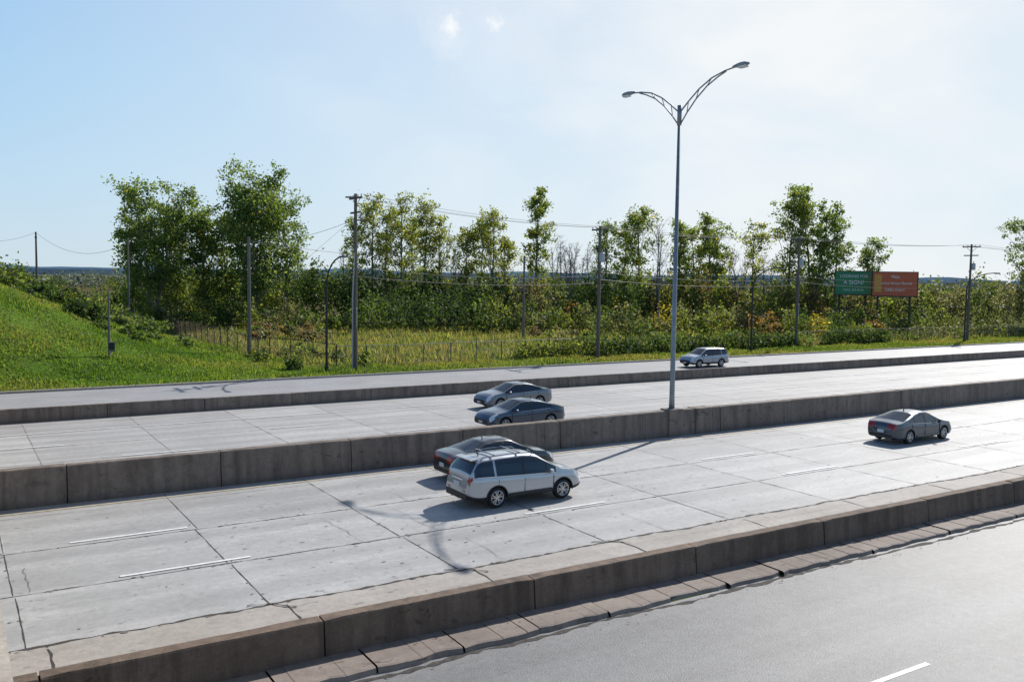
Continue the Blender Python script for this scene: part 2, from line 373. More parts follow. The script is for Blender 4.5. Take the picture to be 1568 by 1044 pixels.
# ------------------------------------------------------------ utility poles and wires
UP=[(27.9,67.9,14.2),(52.9,68.2,12.7),(84.0,70.6,12.9),(116.6,69.2,13.0),(150,69,13),(-8,68.5,13.5)]
for n,(x,y,h) in enumerate(UP):
    g=float(hgt(x,y)); e=parent_empty('utility_pole',(x,y,g)); b=B()
    b.tube([(0,0,0),(0,0,h*.5),(0,0,h)],[.19,.165,.125],10)
    b.box((0,.0,h-.35),(.12,2.5,.14),0); b.tube([(.07,-.8,h-.35),(.07,0,h-1.05)],.025,5);b.tube([(.07,.8,h-.35),(.07,0,h-1.05)],.025,5)
    if n in(0,3): b.box((0,0,h-1.5),(.12,2.0,.14),0)
    if n==0:
        b.box((.5,0,h-2.1),(1.1,.12,.12),0); b.box((-.2,0,h-.32),(1.3,.1,.12),0); b.tube([(.05,.3,h-2.6),(.05,.3,h-1.9)],.1,8,1); b.tube([(.4,-.1,h-2.0),(.4,-.1,h-1.6)],.07,8,1); b.tube([(-.3,-.15,0),(-.3,-.15,6.2),(-.1,-.1,9.5)],.06,6,1)
    for yy in(-1.15,-.5,.5,1.15):
        b.lathe([(.02,0),(.06,.02),(.03,.08),(.06,.12),(.02,.2)],8,1,'Z',(0,yy,h-.28))
    if n in(1,2,3):
        b.lathe([(.001,-.45),(.24,-.45),(.26,-.4),(.26,.4),(.2,.46),(.001,.48)],12,2,'Z',(-.05,-.42,h-3.0)); b.tube([(-.05,-.42,h-2.6),(-.05,-.42,h-2.3)],.05,6,1)
    if n in (0,2): b.tube([(0,-.1,3.5),(0,-.25,3.6),(0,-.25,5.0),(0,-.1,5.1)],.05,6,1)
    b.obj('pole_crossarm',[M_wood,M_ins,M_trans],e)
b=B()
def wire(p,q,sag,r=.018,n=14):
    pts=[]
    for i in range(n+1):
        t=i/n; pts.append((p[0]+(q[0]-p[0])*t,p[1]+(q[1]-p[1])*t,p[2]+(q[2]-p[2])*t-sag*4*t*(1-t)))
    b.tube(pts,r,4,0,False)
for a,c_ in ((0,1),(1,2),(2,3),(3,4)):
    A,C=UP[a],UP[c_]; ga,gc=float(hgt(A[0],A[1])),float(hgt(C[0],C[1]))
    for yy in(-1.15,.5,1.15): wire((A[0],A[1]+yy,A[2]+ga-.1),(C[0],C[1]+yy,C[2]+gc-.1),.45,.014)
    wire((A[0],A[1]-.2,7.6),(C[0],C[1]-.2,7.3),.45,.026); wire((A[0],A[1]-.2,8.3),(C[0],C[1]-.2,8.0),.5,.02)
A=UP[0]; wire((A[0],A[1],A[2]-2),(24.4,85.7,10.8),.6,.016)
wire((A[0]-.1,A[1],12.3),(21.0,85,1.8),.05,.012)
wire((24.4,85.7,10.8),(60.3,92.8,10.0),.8,.016); wire((60.3,92.8,10.0),(84.2,94.9,8.8),.6,.016); wire((84.2,94.9,8.8),(102,88,9),.6,.016)
px,py=place(bt(57),130); wire((px,py,13.2),(*place(bt(197),118),11.6),2.2,.02); wire((px,py,13.2),(*place(bt(-80),130),12.8),1.2,.02)
b.obj('overhead_wires',M_wire)
def plain_pole(x,y,ztop,r,mt,name='wooden_pole'):
    g=float(hgt(x,y)); b=B(); b.tube([(0,0,-.1),(0,0,(ztop-g)*.5),(0,0,ztop-g)],[r,r*.85,r*.65],9); b.box((0,0,ztop-g-.4),(.1,.1,.5),0); b.tube([(0,0,ztop-g-.9),(0,0,ztop-g-.7)],r*.95,9); b.obj(name,mt,None,False,(x,y,g))
plain_pole(24.4,85.7,11.2,.2,M_greywood); plain_pole(60.3,92.8,10.3,.17,M_greywood); plain_pole(84.2,94.9,8.8,.16,M_greywood); plain_pole(102.1,86,9.0,.16,M_greywood)
plain_pole(10.6,75.6,6.2,.11,M_greywood); plain_pole(px,py,13.3,.18,M_wood); plain_pole(*place(bt(197),118),12.2,.17,M_greywood)
b=B(); b.box((0,0,0),(.5,.12,.75),0); b.box((0,-.08,0.05),(.4,.05,.5),1); b.tube([(-.15,.05,-1.2),(-.15,.05,0)],.03,6,0); b.tube([(.15,.05,-1.2),(.15,.05,0)],.03,6,0)
b.obj('utility_box',[M_greywood,M_black],None,False,(10.7,75.2,float(hgt(10.7,75.2))+.9))
# fence
def fence(name,pts,h,mt,sp=2.6):
    b=B()
    for (x0,y0),(x1,y1) in zip(pts[:-1],pts[1:]):
        L=math.hypot(x1-x0,y1-y0); n=max(1,int(L/sp)); last=None
        for i in range(n+1):
            t=i/n; x=x0+(x1-x0)*t; y=y0+(y1-y0)*t; g=float(hgt(x,y))
            b.tube([(x,y,g-.1),(x,y,g+h)],.045,6); cur=(x,y,g)
            if last:
                for hh,r in((h-.03,.032),(h*.52,.012),(.12,.012)): b.tube([(last[0],last[1],last[2]+hh),(x,y,g+hh)],r,4,0,False)
                m_=int(L/n/.22)
                for s in range(m_):
                    for sg in(0,1):
                        ta=s/m_; tb=min(1,max(0,ta+(.35 if sg else -.35))); 
                        A_=[last[k]+(cur[k]-last[k])*ta for k in range(3)]; C_=[last[k]+(cur[k]-last[k])*tb for k in range(3)]
                        b.tube([(A_[0],A_[1],A_[2]+.1),(C_[0],C_[1],C_[2]+h-.05)],.006,3,0,False)
            last=cur
    return b.obj(name,mt)
fence('chain_link_fence',[(27.5,71),(52,71.2)],1.75,M_fence2)
fence('chain_link_fence',[(86,72),(150,71.6)],1.75,M_fence2)
fence('chain_link_fence',[(27.5,71),(24.6,80),(24.0,92),(24.2,112),(24.3,136)],1.9,M_fence)
# ------------------------------------------------------------ billboards
def billboard(name,t,F,w,h,zb,main,txt):
    x,y=place(t,F); yaw=-math.atan2(x,y)*.75; e=parent_empty(name,(x,y,0),yaw)
    mm=simple('billboard_face',main,.5,noise=.08,scale=1.5); fr=simple('billboard_frame',(.05,.045,.04),.7); wt=simple('billboard_print',(.75,.75,.7),.5)
    b=B(); b.box((0,0,zb+h/2),(w,.25,h),0); b.box((0,-.14,zb-.12),(w+.2,.5,.08),1)
    for sx in(-.36,.36): b.tube([(sx*w,.25,0),(sx*w,.25,zb+h*.9)],.16,8,1)
    for a,bb in(((0,zb+h+.05),(w+.2,.1)),((0,zb-.05),(w+.2,.1))): b.box((a[0],-.02,a[1]),(bb[0],.34,bb[1]),1)
    for sx in(-1,1): b.box((sx*(w/2+.05),-.02,zb+h/2),(.1,.34,h),1)
    b.obj('panel',[mm,fr],e)
    for i,(s,sz,zz) in enumerate(txt):
        cu=bpy.data.curves.new('lettering','FONT'); cu.body=s; cu.size=sz; cu.align_x='CENTER'; cu.extrude=.01
        o=bpy.data.objects.new('lettering_%d'%(i+1),cu); COL.objects.link(o); o.parent=e; o.location=(0,-.14,zb+zz); o.rotation_euler=(math.pi/2,0,0); cu.materials.append(wt)
    return e
billboard('billboard',bt(1304),135,5.3,3.4,5.9,(.02,.20,.08),[('LOOKING FOR',.6,2.5),('A SIGN?',.85,1.5),('CALL 555-0132',.45,.5)])
e=billboard('billboard',bt(1367),133,6.3,3.5,5.75,(.52,.11,.045),[('Visit',.7,2.6),('Market Street Dental',.55,1.7),('OPEN DAILY',.5,.7)])
b=B(); b.box((-2.4,-.15,7.6),(1.0,.03,2.6),0); b.obj('logo',simple('billboard_logo',(.6,.3,.05),.5),e)
# ------------------------------------------------------------ trees
def tree_mesh(name,seed,H,R,cb,nl,cl_n,leaf,pal,stems=1,bare=False,asc=(35,65),cl_r=.75,trunk=None):
    r=np.random.default_rng(seed); Vs=[];MI=[];CL=[];cc=[];cs=[];ct=[]
    def addtube(p,rad,k):
        q_=tubeq(p,rad,k); Vs.append(q_); MI.append(np.zeros(len(q_)//4)); CL.append(np.full((len(q_),3),.1))
    a0=r.uniform(0,6.28)
    for s in range(stems):
        ang=a0+s*6.283/stems+r.uniform(-.4,.4); sp=(R*.5 if stems>1 else R*.12); hh=H*(r.uniform(.78,.98) if s else .97)
        z=np.linspace(0,1,9); wob=r.normal(size=(9,2)).cumsum(0)*R*.035
        P=np.stack([math.cos(ang)*sp*z**1.1+wob[:,0]*z,math.sin(ang)*sp*z**1.1+wob[:,1]*z,z*hh-.2],1)
        r0=(trunk or H*.011)/(stems**.4); addtube(P,r0*(1-z)**.75+.03,7)
        asym=r.uniform(0,6.28)
        for i in range(nl//stems):
            f=cb+(1-cb)*((i+r.uniform(0,1))/(nl//stems))**.85; f=min(f,.985)
            base=np.array([np.interp(f,z,P[:,k]) for k in range(3)])
            rel=(f-cb)/(1-cb); env=R*(.38+.68*math.sin(math.pi*min(1,rel*.8+.18))**.8)*(1 if stems==1 else .62)
            a=r.uniform(0,6.28); env*=1+.25*math.cos(a-asym+rel*5)
            el=math.radians(r.uniform(*asc)); L=min(env*r.uniform(.5,1.15)/math.cos(el),env*1.9); L=min(L,(H*1.02-base[2])/math.sin(el)+.4)
            d=np.array([math.cos(a)*math.cos(el),math.sin(a)*math.cos(el),math.sin(el)])
            tt=np.linspace(0,1,6); Q=base+np.outer(tt*L,d)+np.outer((tt**2)*L*.12,[0,0,1])+r.normal(size=(6,3))*L*.03*tt[:,None]
            rb=max(.03,r0*(1-f)**.7*.5); addtube(Q,rb*(1-tt*.8)+.008,4)
            for s2 in range(4 if not bare else 9):
                g=r.uniform(.3,1.0); b0=np.array([np.interp(g,tt,Q[:,k]) for k in range(3)]); a2=r.uniform(0,6.28); e2=r.uniform(-.1,1.1); L2=min(L,3.5)*r.uniform(.2,.5)
                d2=np.array([math.cos(a2)*math.cos(e2),math.sin(a2)*math.cos(e2),math.sin(e2)]); q2=b0+np.outer([0,.5,1],d2*L2)+np.array([[0,0,0],[.05,0,.05],[0,0,.1]])*L2
                addtube(q2,[rb*.4+.01,rb*.3+.01,.008],3)
                if not bare: cc.append(q2[2]); cs.append(cl_r*r.uniform(.55,1.3)); ct.append(r.uniform())
            if not bare: cc.append(Q[-1]); cs.append(cl_r*r.uniform(.6,1.2)); ct.append(r.uniform())
    if not bare:
        cc=np.array(cc);cs=np.array(cs);ct=np.array(ct); nC=len(cc)
        idx=np.repeat(np.arange(nC),cl_n); d=r.normal(size=(len(idx),3))*np.array([.55,.55,.42])
        pts=cc[idx]+d*cs[idx][:,None]; tone=ct[idx]
        pal=np.array(pal); base=pal[0]*(1-tone[:,None])+pal[1]*tone[:,None]
        yel=r.uniform(size=len(idx))<.05; base[yel]=pal[2]
        col=base*r.uniform(.6,1.4,size=(len(idx),1))
        lv,lc=leaves(pts,leaf*r.uniform(.6,1.3,size=len(idx)),col,.6)
        Vs.append(lv); MI.append(np.ones(len(idx))); CL.append(lc)
    return quadmesh(name,np.concatenate(Vs),np.concatenate(MI),np.concatenate(CL),[M_bark,M_leaf])
G1=[(.07,.118,.036),(.15,.21,.068),(.22,.21,.06)]
G2=[(.12,.16,.04),(.22,.25,.065),(.32,.27,.05)]
G3=[(.09,.14,.04),(.17,.215,.058),(.34,.26,.04)]
def tree(name,u,F,H,R,seed,pal=G1,nl=None,cb=.22,cl=34,leaf=.2,stems=1,bare=False,asc=(35,68),clr=.75,**k):
    x,y=place(bt(u),F); g=float(hgt(x,y)); H=(H-g)*(.93 if u>500 else .885)
    if u>1180: H*=1.035
    nl=nl or int(14+R*9)
    me=tree_mesh(name,seed,H,R,cb,nl,cl,leaf,pal,stems,bare,asc,clr,**k); addobj(name,me,(x,y,g))
tree('cottonwood_tree',236,128,21.9,5.9,1,G1,78,.14,32,.21,3,clr=1.05,asc=(15,60))
tree('cottonwood_tree',205,131,17.0,3.4,11,G1,34,.12,30,.21,2,clr=1.0,asc=(15,60))
tree('cottonwood_tree',312,132,18.6,4.0,2,G1,46,.12,32,.21,2,clr=.95,asc=(20,60))
tree('cottonwood_tree',388,127,23.8,6.4,3,G1,96,.12,32,.21,3,clr=1.1,asc=(15,60))
tree('cottonwood_tree',352,133,20.5,4.2,13,G1,44,.12,30,.21,2,clr=1.0,asc=(15,60))
tree('cottonwood_tree',438,132,20.4,3.6,4,G1,36,.2,30,.2,clr=.95,asc=(20,60))
tree('cottonwood_tree',268,134,17.5,4.0,14,G1,36,.12,28,.21,2,clr=1.0,asc=(15,60))
sl=[(545,146,17.5,2.0),(570,145,20.6,2.9),(590,149,18.9,2.0),(612,147,20.9,2.5),(630,151,17.5,1.8),(648,146,20.4,2.4),(672,147,17.2,2.3),(712,148,15.6,2.4),(733,150,17.3,2.1),(752,146,18.3,2.5),(774,150,14.3,1.9)]
for i,(u,F,H,R) in enumerate(sl): tree('poplar_tree',u,F,H,R,20+i,G2 if i%4 else G3,int(12+R*7),.16+.08*(i%3),20,.19,asc=(35,75),clr=.7)
tree('poplar_tree',820,143,22.2,2.1,40,G3,34,.22,28,.2,asc=(25,70),clr=.7)
tree('poplar_tree',926,146,17.8,2.2,41,G1,24,.2,22,.2,asc=(30,70))
tree('poplar_tree',953,150,16.4,2.0,42,G1,20,.2,22,.2,asc=(30,70))
tree('cottonwood_tree',978,146,19.5,3.1,43,G3,34,.2,26,.2,asc=(25,70))
tree('cottonwood_tree',1036,145,18.9,3.0,44,G1,34,.18,26,.2,2,asc=(20,65))
tree('cottonwood_tree',1062,149,18.0,2.8,54,G3,28,.18,24,.2,2,asc=(20,65))
tree('cottonwood_tree',1088,146,19.3,3.9,45,G3,42,.2,26,.2,2,asc=(20,65))
tree('poplar_tree',1148,148,17.2,2.2,46,G2,22,.2,20,.2,asc=(30,70))
tree('cottonwood_tree',1204,142,21.8,3.1,47,G3,40,.15,28,.2,asc=(20,65))
tree('cottonwood_tree',1243,144,24.0,4.1,48,G1,56,.15,30,.21,2,asc=(20,65))
tree('cottonwood_tree',1276,147,17.2,2.6,49,G1,24,.15,26,.2,asc=(20,65))
tree('poplar_tree',1328,152,14.2,2.5,50,G1,24,.15,24,.2,asc=(30,70))
tree('cottonwood_tree',1572,150,17.8,4.0,51,G1,44,.2,30,.21,asc=(20,65))
for i,(u,F,H,R) in enumerate([(862,150,15,2.6),(880,152,14.2,2.4),(1004,144,18.0,2.8),(845,152,13.5,2.2),(872,146,13.8,2.2),(1110,150,14,2.5),(1130,150,13,2.5),(905,150,14,2.2),(1170,150,13,2.4),(695,150,13,2),(530,148,13,2)]):
    tree('bare_tree',u,F,H,R,60+i,nl=38,cb=.2,bare=True,asc=(45,75),stems=2)
# ------------------------------------------------------------ thickets
def blobs(specs,leafn,leafs):
    Vs=[];Cs=[]
    for (x,y,z,rx,ry,rz,col,dens) in specs:
        n=int(leafn*dens); d=unit(rng.normal(size=(n,3))); d[:,2]=np.abs(d[:,2])*np.where(rng.uniform(size=n)<.15,-.4,1)
        ph=rng.uniform(0,6.28,3); l=1+.22*np.sin(d[:,0]*5+ph[0])*np.sin(d[:,1]*5+ph[1])+.2*np.sin(d[:,2]*8+ph[2]+d[:,0]*4)
        rr=l*(1-np.abs(rng.normal(size=n))*.16+ (rng.uniform(size=n)<.1)*rng.uniform(0,.35,n))
        P=np.array([x,y,z])+d*rr[:,None]*np.array([rx,ry,rz])
        tone=.75+.35*np.sin(d[:,0]*7+ph[1])*np.sin(d[:,2]*6+ph[0])
        c=np.array(col)[None]*tone[:,None]*rng.uniform(.55,1.45,size=(n,1)); 
        v,cc_=leaves(P,leafs*rng.uniform(.6,1.4,n),c,.6); Vs.append(v);Cs.append(cc_)
    V=np.concatenate(Vs); return V,np.zeros(len(V)//4),np.concatenate(Cs)
DG=(.05,.088,.03);MG=(.09,.14,.042);YG=(.16,.20,.055);YE=(.32,.28,.055);OR=(.22,.14,.06);RD=(.19,.085,.055);BR=(.15,.125,.08);GY=(.16,.17,.10)
def thicket(name,ulist,leafn,leafs):
    sp=[]
    for (u,F,ztop,rx,col,dens) in ulist:
        x,y=place(bt(u),F)
        if y<75.5 and u>700: continue
        g=float(hgt(x,y)); h=max(.8,ztop-g); sp.append((x,y,g+h*.35,rx,rx,h*.65,col,dens))
    V,mi,C=blobs(sp,leafn,leafs); addobj(name,quadmesh(name,V,mi,C,[M_leaf]))
L=[]
u=175
prof=([175,300,440,470,520,560,650,740,780,860,950,1050,1150,1250,1330,1400,1480,1600],[428,432,428,415,412,428,430,434,440,436,432,430,436,440,446,440,432,430])
while u<1640:
    for F in(138,150):
        v=np.interp(u,*prof)+random.uniform(-14,18); z=7.67+F*((425+.014*(u-784))-v)/1375
        if 545<u<745: col=DG if random.random()<.8 else MG
        elif u<545: col=random.choice([DG,MG,MG,YG])
        elif u>1380: col=random.choice([MG,YG,GY,MG,GY])
        else: col=random.choice([DG,MG,YG,YG,MG,GY,BR,MG,YE if random.random()<.4 else MG])
        L.append((u+random.uniform(-8,8),F+random.uniform(-3,3),z,random.uniform(1.5,3.1),col,1.0))
    u+=16
thicket('shrub_thicket',L,520,.235)
L=[]
u=225
while u<1600:
    for F in (122,130):
        z=random.uniform(1.8,4.6)
        if 440<u<560: z*=.7
        col=random.choice([MG,YG,MG,DG,YG,GY] if u<520 or u>740 else [DG,DG,MG])
        if u>800 and random.random()<.18: col=random.choice([YE,YE,BR,YE,OR])
        if 862<u<880: col=random.choice([OR,YG])
        if 545<u<745: z=random.uniform(4,6)
        L.append((u+random.uniform(-8,8),F+random.uniform(-4,4),z,random.uniform(.9,2.3),col,.75))
    u+=15
for i in range(90):
    u=random.choice([random.uniform(385,500),random.uniform(800,1500),random.uniform(800,1300)]); F=random.uniform(101,118)
    L.append((u,F,random.uniform(.5,1.7),random.uniform(.5,1.4),random.choice([YG,YG,MG,RD if u<500 else MG,GY,GY,BR]),.3))
for i in range(14): L.append((random.uniform(395,480),random.uniform(112,120),random.uniform(.7,1.3),1.5,random.choice([RD,(.26,.16,.11),BR]),.35))
thicket('scrub_bushes',L,450,.18)
sp=[]
for i in range(80):
    x=random.uniform(-6,21); y=random.uniform(96,122); g=float(hgt(x,y)); h=random.uniform(1.2,2.8)*(1 if x<14 else .8)
    sp.append((x,y,g+.1,random.uniform(1.4,2.6),1.8,h,random.choice([DG,DG,MG,YG,MG]),.8))
for i in range(60):
    x=random.uniform(-60,20); y=random.uniform(125,175); g=float(hgt(x,y)); sp.append((x,y,g,3,3,random.uniform(2.0,3.2),random.choice([DG,MG,YG,GY,BR]),.8))
for (x,y) in((11.2,88.5),(9.8,88.0),(7.5,92),(10.5,89.5)): sp.append((x,y,float(hgt(x,y))+.3,.9,.8,1.3,DG,.6))
for i in range(22):
    x=random.uniform(1,20);y=random.uniform(85,96); sp.append((x,y,float(hgt(x,y)),.8,.7,random.uniform(.4,1.0),random.choice([DG,MG,MG]),.35))
for i in range(16):
    x=random.uniform(23,30);y=random.uniform(69,84); sp.append((x,y,float(hgt(x,y)),.7,.7,random.uniform(.6,1.3),random.choice([YG,MG,MG]),.35))
V,mi,C=blobs(sp,480,.175); addobj('embankment_shrubs',quadmesh('embankment_shrubs',V,mi,C,[M_leaf]))
sp=[]
for x in np.arange(46,86,.75):
    h=1.9 if x>53 else 1.5
    sp.append((x,71.3+random.uniform(-.4,.4),.0,random.uniform(.8,1.4),random.uniform(.8,1.3),h*random.uniform(.75,1.15),random.choice([DG,DG,MG,DG]) if x>53 else random.choice([MG,YG,YG]),.55))
for x in np.arange(91,103,.75): sp.append((x,71.8,0,1.2,1,random.uniform(1.6,2.0),random.choice([DG,MG,DG]),.55))
for x in np.arange(103,150,1.6): sp.append((x,72.5+random.uniform(-.5,2.5),0,1.4,1.2,random.uniform(.8,2.2),random.choice([YG,MG,YG,MG,GY]),.45))
V,mi,C=blobs(sp,500,.135); addobj('vine_hedge',quadmesh('vine_hedge',V,mi,C,[M_leaf]))
sp=[]
for i in range(250):
    F=random.uniform(260,620); u=random.uniform(-100,1700); x,y=place(bt(u),F)
    if y<110: continue
    lf=u<260
    if lf and F<380: continue
    hz=min(1,(F-150)/450); base=np.array(random.choice([(.08,.11,.045),(.11,.125,.045),(.13,.11,.05),(.08,.10,.05)])); col=base*(1-hz*.6)+np.array([.19,.24,.26])*hz*.6  # distance haze mixed into the leaf colour
    h=random.uniform(4,7.0)+ (2.5 if u>1300 else 0)
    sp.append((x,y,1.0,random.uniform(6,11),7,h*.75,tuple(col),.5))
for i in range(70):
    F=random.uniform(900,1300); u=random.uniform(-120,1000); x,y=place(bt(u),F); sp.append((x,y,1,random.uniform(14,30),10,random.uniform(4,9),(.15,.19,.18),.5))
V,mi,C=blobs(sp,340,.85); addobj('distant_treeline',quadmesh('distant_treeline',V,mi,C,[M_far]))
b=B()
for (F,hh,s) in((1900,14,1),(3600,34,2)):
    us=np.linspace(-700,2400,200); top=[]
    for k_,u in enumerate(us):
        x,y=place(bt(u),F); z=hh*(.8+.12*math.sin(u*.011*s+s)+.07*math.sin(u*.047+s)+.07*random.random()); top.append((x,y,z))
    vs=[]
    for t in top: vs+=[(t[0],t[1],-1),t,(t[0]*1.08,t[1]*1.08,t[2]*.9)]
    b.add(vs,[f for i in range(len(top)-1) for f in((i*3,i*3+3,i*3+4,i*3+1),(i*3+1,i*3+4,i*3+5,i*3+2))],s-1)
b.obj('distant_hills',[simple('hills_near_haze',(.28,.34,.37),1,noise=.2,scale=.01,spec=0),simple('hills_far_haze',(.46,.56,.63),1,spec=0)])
# ------------------------------------------------------------ grass
def grass(name,n,xr,yr,hr,w,cols,cond=None,lean=.35):
    x=rng.uniform(*xr,n);y=rng.uniform(*yr,n)
    if cond is not None: k=cond(x,y); x,y=x[k],y[k]; n=len(x)
    z=hgt(x,y); c=np.stack([x,y,z],1); h=rng.uniform(*hr,n)*(.7+.5*np.sin(x*.9)*np.sin(y*.7+x*.3)); a=rng.uniform(0,6.28,n)
    t=np.stack([np.cos(a),np.sin(a),np.zeros(n)],1)*w*rng.uniform(.6,1.5,n)[:,None]; up=np.stack([rng.normal(size=n)*lean,rng.normal(size=n)*lean,np.ones(n)],1)*h[:,None]
    V=np.stack([c-t,c+t,c+up+t*.15,c+up-t*.15],1).reshape(-1,3)
    cols=np.array(cols); pid=(np.sin(x*.35+1.3*np.sin(y*.2))+np.sin(y*.5+x*.1)+rng.normal(size=n)*.9); pid=np.clip((pid+2.2)/4.4,0,.999)*len(cols)
    col=cols[pid.astype(int)]*rng.uniform(.65,1.35,size=(n,1))
    addobj(name,quadmesh(name,V,np.zeros(n),np.repeat(col,4,axis=0),[M_grassb]))
grass('embankment_grass',65000,(-8,26),(64.1,100),(.12,.34),.055,[(.06,.12,.02),(.09,.155,.027),(.12,.18,.035),(.16,.18,.05)],lambda x,y:x<25.5)
grass('verge_grass',38000,(24,150),(64.0,71.5),(.12,.38),.055,[(.075,.12,.025),(.11,.165,.035),(.15,.18,.045),(.18,.17,.06)])
grass('field_weeds',85000,(24.5,150),(71.5,125),(.25,.9),.075,[(.20,.185,.10),(.105,.14,.04),(.15,.185,.05),(.20,.205,.07),(.12,.15,.04),(.22,.18,.11)],lambda x,y:rng.uniform(size=len(x))<np.interp(y,[71,125],[1,.5]))
# ------------------------------------------------------------ cars
M_glass=simple('car_glass',(.012,.016,.02),.04,0,spec=1.0); M_tyre=simple('tyre_rubber',(.014,.014,.014),.85); M_rim=simple('alloy_rim',(.5,.51,.53),.28,.9)
M_trim=simple('black_trim',(.018,.018,.019),.55); M_red=simple('tail_lamp_red',(.30,.010,.010),.18,coat=.6); M_head=simple('head_lamp',(.55,.57,.6),.12,.2,coat=.8); M_plate=simple('licence_plate',(.6,.62,.66),.5); M_chrome=simple('chrome',(.7,.72,.74),.12,1)
def lerp(a,b,t): return (a[0]+(b[0]-a[0])*t,a[1]+(b[1]-a[1])*t)
def car(name,loc,rz,paint,kind,metal=.5):
    P=simple(name+'_paint',paint,.30,metal,coat=1.0)
    e=parent_empty(name,loc,rz); suv=kind=='suv'
    if suv:
        L,W,wb,wr=4.66,.90,2.67,.35; fx=1.42
        top=[(-2.33,.70),(-2.30,.80),(-2.27,1.0),(-2.21,1.14),(-1.92,1.57),(-1.75,1.62),(-.9,1.66),(-.1,1.665),(.35,1.62),(.5,1.56),(1.28,1.10),(1.4,1.06),(1.9,.99),(2.12,.90),(2.26,.76),(2.33,.60)]
        belt=[(-2.33,.66),(-2.2,1.08),(-1.9,1.08),(0,1.0),(1.2,.96),(1.9,.90),(2.33,.56)]; zb=.27
        rear=(-2.18,-1.93); wind=(.50,1.27); gh=(-2.08,1.16); pil=[(-1.34,-1.26,0),(-.22,-.13,2),(.72,.76,2)]; tum=.36
    else:
        L,W,wb,wr=4.70,.90,2.74,.33; fx=1.42
        if kind=='fastback': top=[(-2.35,.66),(-2.32,.86),(-2.25,.97),(-1.95,1.03),(-1.8,1.06),(-.75,1.38),(-.3,1.42),(.1,1.42),(.35,1.39),(1.22,.98),(1.35,.95),(1.9,.86),(2.15,.76),(2.30,.62),(2.35,.52)]
        else: top=[(-2.35,.66),(-2.32,.88),(-2.25,1.0),(-1.75,1.07),(-1.62,1.08),(-.82,1.39),(-.35,1.44),(.1,1.44),(.32,1.41),(1.15,1.0),(1.3,.96),(1.9,.87),(2.15,.77),(2.30,.63),(2.35,.52)]
        belt=[(-2.35,.60),(-2.25,.93),(-1.6,.98),(0,.91),(1.15,.87),(1.9,.80),(2.35,.48)]; zb=.2
        rear=(-1.66,-.86) if kind!='fastback' else (-1.74,-.82); wind=(.38,1.16); gh=(-1.38,1.06); pil=[(-.95,-.9,2),(-.12,-.05,2),(.74,.78,2)]; tum=.42
    xs=set(np.round(np.arange(-L/2,L/2+.001,.06),4).tolist()+[-L/2,L/2,-L/2+.03,L/2-.03]+[rear[0],rear[1],wind[0],wind[1],gh[0],gh[1]])
    for a,b_,_ in pil: xs|={a,b_}
    xs=sorted(xs); xs=np.array([x for i,x in enumerate(xs) if i==0 or x-xs[i-1]>.012]); xs[-1]=L/2
    def sminterp(pts,x):
        px_=[p[0] for p in pts]; pz=[p[1] for p in pts]; return sum(np.interp(np.clip(x+o,-L/2,L/2),px_,pz)*w for o,w in((-.05,.2),(-.025,.2),(0,.2),(.025,.2),(.05,.2)))
    zt=sminterp(top,xs); zs=np.minimum(sminterp(belt,xs),zt-.035)
    def wid(x):
        d=np.minimum(x+L/2,L/2-x); w=W*(1-.20*np.clip(1-d/.55,0,1)**2.2-.03*np.clip(1-d/.1,0,1)); return np.where(x>0,w-.02*np.clip(x,0,2)/2,w)
    ww=wid(xs); d=np.minimum(xs+L/2,L/2-xs)
    zbb=zb+.10*np.clip(1-d/.5,0,1)**2
    verts=[];n=0
    for x,T,s,wv,q_ in zip(xs,zt,zs,ww,zbb):
        hgh=T-s; wt=wv*.93-tum*max(0,hgh-.03)
        mid=q_+(s-q_)*.5; s2=max(mid+.01,s-.22); s1=max(s2+.01,s-.07)
        h=[(0,q_),(.78*wv,q_),(.94*wv,q_+.04),(.985*wv,q_+.15),(wv*.992,mid),(1.004*wv,s2),(.99*wv,s1),(.955*wv,s)]
        a=h[7]; b9=(wt+.03,s+hgh*.88); h+=[lerp(a,b9,.33),lerp(a,b9,.67),b9,(wt-.05,T-.008),(.5*wt,T+.025),(0,T+.035)]
        ring=[(x,-y,z) for y,z in h]+[(x,y,z) for y,z in h[-2:0:-1]]
        n=len(ring); verts+=ring
    fs=[];mi=[]
    for i in range(len(xs)-1):
        xm=(xs[i]+xs[i+1])/2; hi=min(zt[i]-zs[i],zt[i+1]-zs[i+1]); zm=(zt[i]+zt[i+1])/2
        for j in range(n):
            j2=(j+1)%n; js=j if j<13 else n-1-j
            m_=0
            if js in(7,8,9) and gh[0]<=xm<=gh[1] and hi>.07:
                m_=1
                for a,b_,c_ in pil:
                    if a<xm<b_: m_=c_
            if js in(11,12) and (rear[0]<xm<rear[1] or wind[0]<xm<wind[1]): m_=1
            if js in (0,1): m_=2
            if js==2: m_=2 if suv else 0
            if suv:
                if xm<-2.17 and .9<zm<1.13 and js in(8,9,10): m_=3
                if -2.27<xm<-2.14 and js in (6,7): m_=3
            else:
                if xm<-2.24 and .76<zm<.95 and js in(8,9,10,11): m_=3
                if -2.33<xm<-2.16 and js==6: m_=3
            if L/2-.50<xm<L/2-.10 and js in(7,8,9,10) : m_=4
            if L/2-.30<xm<L/2-.08 and js in(6,): m_=4
            fs.append((i*n+j,(i+1)*n+j,(i+1)*n+j2,i*n+j2)); mi.append(m_)
    fs.append(tuple(reversed(range(n)))); mi.append(0)
    fs.append(tuple((len(xs)-1)*n+j for j in range(n))); mi.append(2)
    b=B(); b.add(verts,fs,0); b.m=mi; mats=[P,M_glass,M_trim,M_red,M_head]
    body=b.obj('body',mats,None,True)
